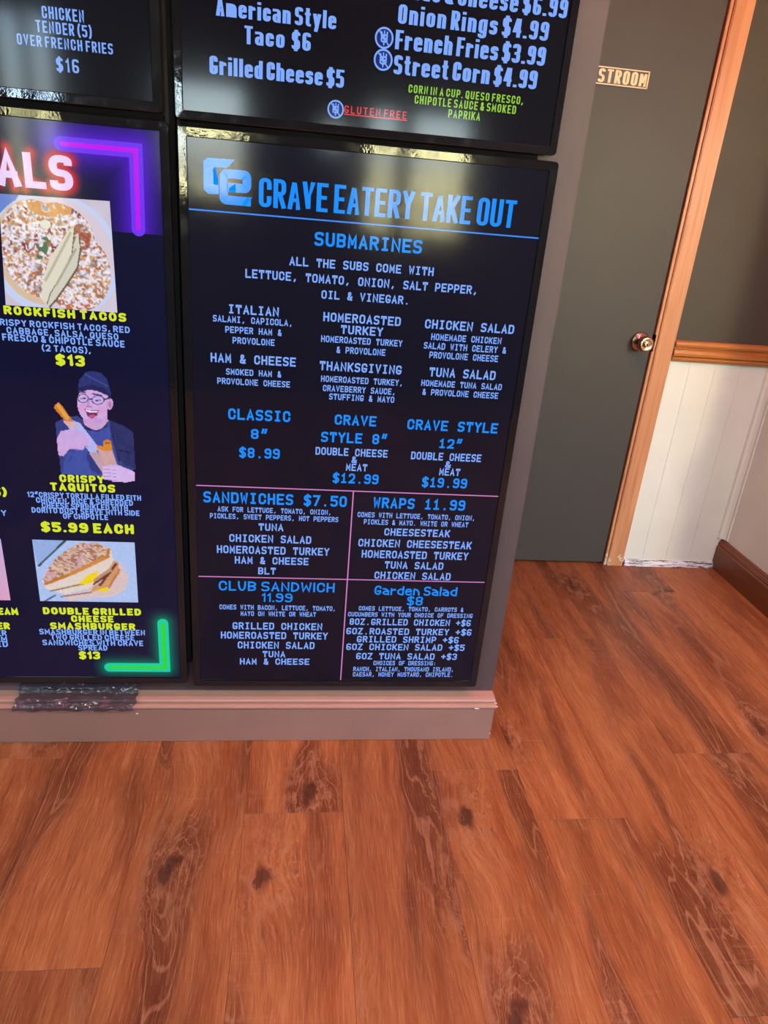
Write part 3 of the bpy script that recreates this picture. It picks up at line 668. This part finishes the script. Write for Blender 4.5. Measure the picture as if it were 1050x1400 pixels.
# lower left display: glow marks and pictures
def lglow(pts, r0, c0, c1, core, corecol):
    def paint(u, v):   # u, v are screen coordinates here
        d = np.minimum(segd(u,v,pts[0],pts[1]), segd(u,v,pts[1],pts[2])); C = np.zeros(u.shape+(3,))
        g = np.clip(1-d/r0,0,1)**1.6; C[:] = np.array((9,8,38))/255*(1-g[...,None])+np.array(c1)/255*g[...,None]
        return C
    return paint
def halo(rect, pts, r0, colr, name):
    x0,x1,z0,z1 = rect; base = np.array((7,8,42))
    def paint(u, v):
        X = x0+u*(x1-x0); Z = z1-v*(z1-z0); d = np.minimum(segd(X,Z,pts[0],pts[1]), segd(X,Z,pts[1],pts[2]))
        g = np.clip(np.exp(-(d/r0)**1.5)-.06,0,1)[...,None]/.94; return (base*(1-g)+np.array(colr)*g)/255
    canvas(SC, name, [(x0,z1),(x1,z1),(x1,z0),(x0,z0)], 46, 46, paint, -.0004)
halo((-.2500,-.0485,.1800,.3780), NEON_G, .026, (0,150,100), 'glow')
def tube(pts, t, mat, name, y, rnd=True):
    vs, fs = [], []; ribbon(vs, fs, pts, False, t/2, t/2, rnd); me = bpy.data.meshes.new(name); me.from_pydata([(a,y,b) for a,b in vs], [], fs); child(link(name, me, mat), SC)
tube([(-.2200,1.3400),(-.0905,1.3400),(-.0925,1.2060)], .0245, letter_mat('violet_screen_tube', lin(112,52,240)), 'neon_corner', -.0007)
tube([(-.2185,1.3400),(-.0905,1.3400),(-.0925,1.2080)], .0080, letter_mat('magenta_screen_tube', lin(196,20,240)), 'neon_corner', -.0010)
tube([(-.0835,.3347),(-.0835,.2082),(-.2135,.2082)], .0250, letter_mat('teal_screen_tube', lin(10,205,165)), 'neon_corner', -.0007)
tube([(-.0835,.3320),(-.0835,.2082),(-.2120,.2082)], .0080, letter_mat('green_screen_core', lin(50,215,10)), 'neon_corner', -.0010)
# title with its red glow
row = TEXT_C[0]; tv, tf, tH = text_geo(*row[:2], row[5], row[6]); tverts = [(row[3]+a, row[4]-tH/2+b) for a,b in tv]
segs = [(tverts[f[0]], tverts[f[2]]) for f in tf if len(f)==4 and tverts[f[0]][0] > -.47]
def title_glow(u, v):
    X = -.47+u*(.47-.0485); Z = 1.3745-v*(1.3745-1.199); d = np.full(u.shape, 9.)
    for a,b in segs: d = np.minimum(d, segd(X,Z,a,b))
    g = np.clip(1-(d-.003)/.017,0,1)[...,None]**1.5
    p = np.minimum(segd(X,Z,NEON_P[0],NEON_P[1]), segd(X,Z,NEON_P[1],NEON_P[2])); p = np.exp(-(p/.040)**1.5)[...,None]
    base = np.array((7,8,42))*(1-p)+np.array((88,22,215))*p
    return (base*(1-g)+np.array((196,26,50))*g)/255
canvas(SC, 'glow', [(-.47,1.3745),(-.0485,1.3745),(-.0485,1.199),(-.47,1.199)], 130, 56, title_glow, -.00025)
lettering(SC, row, y=-.0007, label='white lettering with a red glow')

def paint_tacos(u, v):
    C = np.zeros(u.shape+(3,)); C[:] = np.array((206,196,214))/255
    n = vnoise(u,v,7,1); n2 = vnoise(u,v,26,2); n3 = vnoise(u,v,44,3); n4 = vnoise(u,v,14,4)
    C += ((n-.5)*.06)[...,None]
    put(C, inpoly(u,v,[(0,0),(.18,0),(.06,.18),(0,.30)]), (96,128,205))
    put(C, ell(u,v,.47,.52,.60,.56) < 1, (196,208,240)); put(C, (ell(u,v,.47,.50,.54,.50) < 1), (214,200,214))
    food = (ell(u,v,.32,.47,.34,.44,-.15) < 1) | (ell(u,v,.66,.66,.30,.36,.25) < 1) | (ell(u,v,.55,.30,.30,.24,.5) < 1)
    put(C, ell(u,v,.30,.50,.36,.47,-.15) < 1, (214,188,160)); put(C, food, (196,150,116))
    S_ = lambda n_,t,k_=9: np.clip((n_-t)*k_+.5,0,1)*food
    n5 = vnoise(u,v,34,13); n6 = vnoise(u,v,60,14)
    put(C, S_(n4,.55), (184,108,64), .8); put(C, S_(1-n4,.68), (222,168,112), .8); put(C, S_(n2,.64)*(v<.5), (124,50,52), .9)
    put(C, S_(n,.56)*(v>.62), (196,110,72), .6); put(C, S_(n3*.6+n5*.4,.49), (226,220,236), .92); put(C, S_(n6,.66), (246,242,252), .8); put(C, S_(1-n2,.80), (112,98,92), .5)
    put(C, S_(1-n6,.80), (92,92,110), .45); put(C, (ell(u,v,.45,.09,.20,.08)<1)*S_(n2,.35), (206,136,70), .9); put(C, (ell(u,v,.72,.33,.09,.12)<1)*S_(n2,.4), (160,84,56), .8)
    put(C, ell(u,v,.40,.24,.05,.04) < 1, (222,220,205)); put(C, (ell(u,v,.36,.45,.05,.11,.4)<1)&(n2>.5), (84,120,84))
    a = [(.66,.24),(.61,.27),(.42,.53),(.34,.75),(.32,.92),(.36,.97),(.40,.86),(.50,.70),(.62,.48)]
    b = [(.69,.28),(.66,.36),(.58,.55),(.45,.72),(.38,.92),(.37,1.0),(.44,.92),(.56,.75),(.66,.60),(.70,.42)]
    put(C, inpoly(u,v,[(x+.012,y+.012) for x,y in b]), (104,84,60)); put(C, inpoly(u,v,b), (208,206,190)); put(C, inpoly(u,v,[(x+.010,y) for x,y in a]), (112,96,66)); put(C, inpoly(u,v,a), (222,216,198))
    put(C, segd(u,v,(.62,.30),(.37,.74)) < .012, (190,180,150)); put(C, segd(u,v,(.66,.44),(.46,.78)) < .010, (176,166,140))
    return np.clip(C,0,1)
def paint_toast(u, v):
    C = np.zeros(u.shape+(3,)); C[:] = np.array((170,192,236))/255; n = vnoise(u,v,9,5); n2 = vnoise(u,v,30,6); n3 = vnoise(u,v,55,7)
    put(C, inpoly(u,v,[(0,0),(.32,0),(.02,.42)]), (146,172,222)); put(C, segd(u,v,(.32,.0),(.03,.42)) < .012, (50,70,70)); put(C, segd(u,v,(.16,.9),(.05,1)) < .010, (60,76,90))
    back = [(.70,.34),(.76,.28),(.86,.36),(.92,.56),(.88,.78),(.76,.90),(.60,.93),(.30,.99),(.22,.90),(.50,.80)]
    put(C, inpoly(u,v,back), (214,190,188)); put(C, inpoly(u,v,[(.74,.30),(.82,.32),(.83,.52),(.70,.74),(.52,.84),(.55,.74),(.70,.60)]), (206,150,100)); put(C, segd(u,v,(.80,.36),(.62,.72)) < .014, (108,52,44)); put(C, segd(u,v,(.83,.45),(.70,.78)) < .012, (190,120,80))
    front = [(.04,.66),(.10,.50),(.18,.34),(.34,.14),(.46,.04),(.64,.03),(.76,.12),(.78,.30),(.72,.46),(.62,.62),(.50,.78),(.26,.88),(.08,.80)]
    put(C, inpoly(u,v,front), (222,206,196)); top = [(.05,.64),(.12,.46),(.20,.30),(.34,.13),(.46,.03),(.64,.02),(.73,.10),(.70,.26),(.54,.36),(.30,.56),(.08,.70)]
    m = inpoly(u,v,top); put(C, m, (196,160,140)); put(C, m & (n2>.5), (166,116,94)); put(C, m & (n3>.55), (222,190,170), .8); put(C, m & (n>.6)&(n2<.5), (200,160,176), .7)
    put(C, segd(u,v,(.08,.71),(.34,.54)) < .022, (190,118,48)); put(C, segd(u,v,(.34,.54),(.72,.24)) < .026, (206,134,56)); put(C, segd(u,v,(.72,.24),(.74,.12)) < .016, (190,120,50))
    put(C, segd(u,v,(.12,.83),(.50,.68)) < .012, (150,118,104)); put(C, inpoly(u,v,[(.40,.70),(.52,.54),(.62,.48),(.60,.56),(.54,.68),(.48,.71)]), (240,208,10)); put(C, ell(u,v,.66,.79,.06,.03,-.3) < 1, (240,205,20))
    put(C, inpoly(u,v,[(.56,.62),(.74,.42),(.76,.48),(.62,.66),(.56,.70)]), (190,140,110)); put(C, segd(u,v,(.56,.70),(.74,.50)) < .012, (92,50,50)); put(C, segd(u,v,(.22,.92),(.52,.84)) < .012, (150,110,120))
    C += ((n3-.5)*.05)[...,None]; return np.clip(C,0,1)
def paint_person(u, v):
    X = 290+u*470; Y = 385+v*630; C = np.zeros(u.shape+(4,)); n = vnoise(u,v,12,8); n2 = vnoise(u,v,30,9)
    shirt = (52,62,128)
    put(C, inpoly(X,Y,[(303,665),(360,635),(430,628),(460,650),(600,650),(690,685),(738,720),(745,850),(750,930),(700,950),(600,1000),(560,975),(336,960),(325,860),(330,780),(312,755)]), shirt)
    put(C, inpoly(X,Y,[(600,655),(690,685),(738,720),(746,860),(748,930),(690,905),(660,870),(640,760),(622,700)]), (40,46,100))
    put(C, inpoly(X,Y,[(460,655),(600,655),(612,760),(650,900),(560,970),(345,955),(360,840),(470,790),(490,730)]), (62,78,160)); put(C, (inpoly(X,Y,[(400,830),(560,830),(560,960),(345,955)]))&(n>.5), (42,52,120), .8)
    put(C, segd(X,Y,(612,690),(660,880)) < 7, (34,40,88)); put(C, segd(X,Y,(655,820),(720,835)) < 4, (26,30,66)); put(C, inpoly(X,Y,[(462,640),(598,650),(590,690),(540,716),(490,712),(462,690)]), (34,40,90))
    put(C, inpoly(X,Y,[(455,640),(460,590),(590,590),(596,660),(560,700),(530,710),(500,700),(465,680)]), (200,158,206))   # neck
    put(C, ell(X,Y,512,560,88,112) < 1, (206,168,222)); put(C, ell(X,Y,604,565,22,34) < 1, (200,156,205)); put(C, ell(X,Y,606,568,9,18) < 1, (176,120,180))
    put(C, (ell(X,Y,455,585,26,20)<1)|(ell(X,Y,560,600,28,22)<1), (214,150,205), .7); put(C, ell(X,Y,512,655,50,16) < 1, (190,140,200), .5)
    put(C, inpoly(X,Y,[(427,500),(432,440),(470,395),(510,390),(560,400),(592,432),(612,500),(613,538),(590,520),(530,494),(480,492),(430,512)]), (42,50,112)); put(C, inpoly(X,Y,[(427,500),(430,478),(500,462),(570,480),(612,515),(613,540),(590,520),(530,494),(480,492),(430,512)]), (30,36,86)); put(C, segd(X,Y,(470,410),(590,470)) < 3, (64,76,150))
    put(C, segd(X,Y,(440,500),(470,505)) < 4, (90,70,110)); put(C, segd(X,Y,(510,512),(560,520)) < 4, (90,70,110))
    for cx,cy,rx in ((458,536,30),(540,545,36)):
        e = ell(X,Y,cx,cy,rx,25); put(C, (e<1), (196,172,236), .6); put(C, (e<1)&(e>.70), (46,42,96)); put(C, segd(X,Y,(cx-13,cy+2),(cx+13,cy)) < 3.5, (70,52,100))
    put(C, segd(X,Y,(488,538),(504,540)) < 4, (46,42,96)); put(C, segd(X,Y,(576,540),(604,534)) < 4, (46,42,96)); put(C, segd(X,Y,(492,545),(482,578)) < 4, (182,138,196)); put(C, segd(X,Y,(480,580),(504,582)) < 4, (170,118,180))
    put(C, inpoly(X,Y,[(466,592),(500,600),(544,600),(536,628),(508,644),(484,634)]), (120,40,90)); put(C, inpoly(X,Y,[(470,595),(500,602),(540,602),(536,612),(500,612),(476,606)]), (236,226,250)); put(C, ell(X,Y,508,632,18,8) < 1, (190,90,140))
    # long wrapped rolls
    put(C, inpoly(X,Y,[(345,655),(400,655),(440,668),(540,800),(530,838),(500,838)]), (176,180,236)); put(C, inpoly(X,Y,[(490,836),(535,830),(590,905),(570,960),(545,920)]), (190,156,170))
    put(C, inpoly(X,Y,[(296,590),(300,570),(322,554),(345,572),(405,662),(375,672),(335,635)]), (206,126,46)); put(C, segd(X,Y,(322,575),(372,645)) < 10, (226,158,70)); put(C, inpoly(X,Y,[(345,655),(405,664),(430,700),(375,690)]), (216,170,170)); put(C, segd(X,Y,(300,545),(308,556)) < 3, (90,90,110))
    put(C, inpoly(X,Y,[(530,800),(575,810),(620,825),(652,925),(600,935),(560,880)]), (204,160,160)); put(C, inpoly(X,Y,[(568,770),(590,760),(612,768),(620,822),(575,826),(535,808),(532,792),(568,800)]), (214,132,36)); put(C, segd(X,Y,(580,782),(606,778)) < 4, (160,84,20))
    # hands
    for k,(a,b) in enumerate([((345,725),(470,745)),((350,750),(480,768)),((350,775),(480,788)),((345,800),(450,806))]):
        put(C, segd(X,Y,a,b) < 14, (202,166,222)); put(C, segd(X,Y,(a[0]+30,a[1]+13),(b[0],b[1]+12)) < 2.5, (160,118,186))
    put(C, inpoly(X,Y,[(335,715),(380,705),(440,712),(440,735),(395,800),(350,855),(320,850),(312,760)]), (202,166,222))
    put(C, inpoly(X,Y,[(575,935),(600,905),(650,905),(710,930),(748,945),(744,1000),(700,1008),(620,1004),(580,980)]), (210,178,232)); 
    for k,yy in enumerate((915,935,955,975)): put(C, segd(X,Y,(572,yy+6),(640,yy+10)) < 9, (212,182,234)); put(C, segd(X,Y,(575,yy+16),(640,yy+20)) < 2.5, (166,128,192))
    C[...,:3] += ((n2-.5)*.04)[...,None]; C[...,:3] = np.clip(C[...,:3],0,1); return C
canvas(SC, 'food_picture', TACO_Q, 150, 150, paint_tacos, -.0006, label='picture of two topped tacos on a plate')
canvas(SC, 'food_picture', SAND_Q, 118, 84, paint_toast, -.0006, label='picture of a toasted sandwich with egg yellow filling')
canvas(SC, 'portrait_picture', PERS_Q, 118, 158, paint_person, -.0006, label='picture of a laughing person in a blue cap holding long rolls')
canvas(SC, 'food_picture', LEFT_Q, 30, 30, lambda u,v: np.clip(np.dstack([.62+u*.15+v*.1, .62+.06*u-.05*v, .86-.1*v]),0,1), -.0006, label='cropped pale picture at the left')

# ------------------------------------------------------------------ restroom sign on the door
sg = empty('door_sign', (1.17,1.017,1.715), 'small dark RESTROOM sign with cream letters on the grey door', 'sign')
mp = painted('sign_black', lin(52,34,38), .05, .35); mc = painted('sign_cream', lin(240,205,150), .05, .3)
child(link('sign_plate', mbox(1.058,1.2795,1.0135,1.0168,1.685,1.736, bev=.0006), mp), sg)
bm = bmesh.new(); 
for a in ((1.060,1.2775,1.7315,1.7345),(1.060,1.2775,1.6865,1.6895),(1.060,1.063,1.6865,1.7345),(1.2735,1.2775,1.6865,1.7345)): box(bm,a[0],a[1],1.0125,1.0140,a[2],a[3])
child(link('sign_border', bm, mc), sg)
lettering(sg, ('RESTROOM','anton',mc,1.1655,1.7105,.211,.0365), y=1.0132)

# ------------------------------------------------------------------ crumpled clear film under the lower left display
def film():
    bm = bmesh.new(); nx, ny = 120, 40; grid = []
    path = [(.021,.163),(.020,.135),(.012,.1235),(-.010,.1235),(-.031,.116),(-.033,.108),(-.032,.102)]
    cum = [0]
    for a,b in zip(path,path[1:]): cum.append(cum[-1]+math.hypot(b[0]-a[0],b[1]-a[1]))
    def at(t):
        s = t*cum[-1]
        for i in range(len(path)-1):
            if s <= cum[i+1] or i==len(path)-2:
                k = (s-cum[i])/(cum[i+1]-cum[i]); return path[i][0]+(path[i+1][0]-path[i][0])*k, path[i][1]+(path[i+1][1]-path[i][1])*k
    for j in range(ny):
        row = []
        for i in range(nx):
            u, v = i/(nx-1), j/(ny-1); e = .012*mnoise.noise(Vector((v*5,1.3,0)))*(1-u)+.010*mnoise.noise(Vector((v*6,7.3,0)))*u
            x = -.432+.278*u+e; t = v*(1+.06*mnoise.noise(Vector((u*9,0,4)))-.03); y, z = at(min(1,max(0,t)))
            f = mnoise.noise(Vector((x*34,v*2.2,0)))+.6*abs(mnoise.noise(Vector((x*90+v*9,v*7,3))))+.55*abs(mnoise.noise(Vector((x*60-v*18,v*16,9))))+.3*abs(mnoise.noise(Vector((x*170+v*30,v*22,5))))
            amp = .015*min(1,v*2.5)*(.6+.4*v)
            row.append(bm.verts.new((x, y-.002-abs(f)*amp, z+f*amp*.35+abs(f)*amp*.2)))
        grid.append(row)
    for a,b in zip(grid,grid[1:]):
        for i in range(nx-1): bm.faces.new((a[i],a[i+1],b[i+1],b[i]))
    k = N('clear_crumpled_film', .06, spec=1.0); k.col((.03,.03,.045,1)); tr = k.n('ShaderNodeBsdfTransparent'); tr.inputs[0].default_value = (.75,.75,.82,1)
    mx = k.n('ShaderNodeMixShader'); mx.inputs[0].default_value = .55; k.l(tr.outputs[0], mx.inputs[1]); k.l(k.b.outputs[0], mx.inputs[2])
    k.l(mx.outputs[0], k.t.nodes['Material Output'].inputs['Surface'])
    o = link('plastic_film', bm, k.m, smooth=True)
    o['label'] = 'crumpled clear plastic film over the baseboard cap below the picture menu screen'; o['category'] = 'plastic film'
film()
tp = link('wall_patch', mbox(-.62,-.1545,.0235,.0262,.1215,.170), painted('taped_patch', lin(96,78,84), .08, .35)); tp['label'] = 'brownish tape strip on the wall under the picture menu screen'; tp['category'] = 'tape'

# ------------------------------------------------------------------ the dining room behind: storefront windows, fixtures, outdoors
YS = -3.5
wins = [(-1.58,-1.44,.95,2.15),(-1.40,-1.27,.95,2.15),(-.64,-.16,1.25,1.88),(.30,.48,1.58,1.74),(.60,.80,1.10,1.84),(.87,1.26,1.10,1.84),(2.35,3.2,.4,2.3)]
xs = sorted({-2.7,3.6}|{w_[0] for w_ in wins}|{w_[1] for w_ in wins}); bm = bmesh.new()
for a,b in zip(xs,xs[1:]):
    ws = [w_ for w_ in wins if w_[0]<=a+1e-6 and w_[1]>=b-1e-6]
    if ws: box(bm,a,b,YS-.12,YS,0,ws[0][2]); box(bm,a,b,YS-.12,YS,ws[0][3],H)
    else: box(bm,a,b,YS-.12,YS,0,H)
struct(link('wall_rear', bm, M['room']))
gk = N('window_glass', .02); gk.b.inputs['Transmission Weight'].default_value = 1; gk.col((.9,.95,.93,1)); gt = gk.n('ShaderNodeBsdfTransparent'); gl = gk.n('ShaderNodeBsdfGlossy'); gl.inputs['Roughness'].default_value=.02; fz = gk.n('ShaderNodeFresnel'); gm = gk.n('ShaderNodeMixShader')
gk.l(fz.outputs[0], gm.inputs[0]); gk.l(gt.outputs[0], gm.inputs[1]); gk.l(gl.outputs[0], gm.inputs[2]); gk.l(gm.outputs[0], gk.t.nodes['Material Output'].inputs['Surface'])
wf = painted('window_frame_paint', lin(70,62,56), .05, .4)
for i,(x0,x1,z0,z1) in enumerate(wins):
    bm = bmesh.new(); t = .022
    for a in ((x0,x0+t,z0,z1),(x1-t,x1,z0,z1),(x0,x1,z0,z0+t),(x0,x1,z1-t,z1)): box(bm,a[0],a[1],YS-.10,YS-.04,a[2],a[3])
    f = struct(link('window_%d'%(i+1), bm, wf)); link('pane', mbox(x0+t,x1-t,YS-.072,YS-.068,z0+t,z1-t), gk.m, f)
    pd = bpy.data.lights.new('sky_portal','AREA'); pd.shape='RECTANGLE'; pd.size=x1-x0; pd.size_y=z1-z0; pd.cycles.is_portal = True
    po = bpy.data.objects.new('sky_portal', pd); po.location=((x0+x1)/2,YS-.13,(z0+z1)/2); po.rotation_euler=(math.radians(90),0,0); COL.objects.link(po)
struct(link('ground_outside', mbox(-14,14,-24,YS-.13,-.3,-.05), painted('grass', lin(155,155,105), .25, .9, 2)))
for x,w_,h_,dy in ((-6,7,2.7,-9),(1.2,6.5,1.62,-8.5),(8,6,2.2,-9.5)):
    b = bmesh.new(); bmesh.ops.create_icosphere(b, subdivisions=4, radius=1)
    for v in b.verts:
        k_ = 1+.16*mnoise.noise(v.co*3+Vector((x,0,0)))+.07*mnoise.noise(v.co*11); v.co = Vector((x+v.co.x*w_/2*k_, dy+v.co.y*.9*k_, max(-.05, .1+v.co.z*h_*k_)))
    o = link('hedge', b, painted('hedge_leaves', lin(150,150,112), .4, .8, 9, .6)); o['label'] = {-6:'long green hedge outside, seen through the left windows',1.2:'low green hedge outside the small double window',8:'green hedge outside the tall right window'}[x]; o['category'] = 'hedge'
for i,(x,y) in enumerate(CEIL):
    r = empty('ceiling_fill_panel', (x,y,H), 'added white fill panel under the ceiling, %s of the two over the dining area' % ('left','right')[i], 'ceiling light', 'added fill panels')  # invented bodies for the added fill light
    child(link('frame', mbox(x-.32,x+.32,y-.6,y+.6,2.71,H), M['room']), r); e = N('fill_panel_glow', .5); e.emit((1,.95,.88,1), 3.0); child(link('diffuser', mbox(x-.29,x+.29,y-.57,y+.57,2.700,2.712), e.m), r)
r = empty('neon_tube_lamp', (1.0,-.25,H), 'long pink glowing tube lamp under the ceiling before the passage to the door', 'lamp')
b = bmesh.new(); bmesh.ops.create_cone(b, cap_ends=True, segments=14, radius1=.012, radius2=.012, depth=1.5)
bmesh.ops.rotate(b, verts=b.verts, matrix=Matrix.Rotation(math.radians(90),3,'Y')); bmesh.ops.translate(b, verts=b.verts, vec=(1.0,-.25,2.63))
e = N('pink_tube_glow', .4); e.emit((1,.12,.25,1), 14); child(link('tube', b, e.m), r); child(link('mount', mbox(.27,1.73,-.265,-.235,2.645,H), M['room']), r)
r = empty('pendant_lamp', (2.27,-1.42,H), 'round warm glass pendant lamp beyond the end of the right wall', 'lamp')
b = bmesh.new(); bmesh.ops.create_cone(b, cap_ends=True, segments=10, radius1=.004, radius2=.004, depth=.98); bmesh.ops.translate(b, verts=b.verts, vec=(2.27,-1.42,2.26)); child(link('cord', b, M['dark']), r)
child(link('socket', lathe([(0,.012),(0,.02),(.05,.024),(.055,.02)],(2.27,-1.42,1.78),'Z'), M['brass'], smooth=True), r)
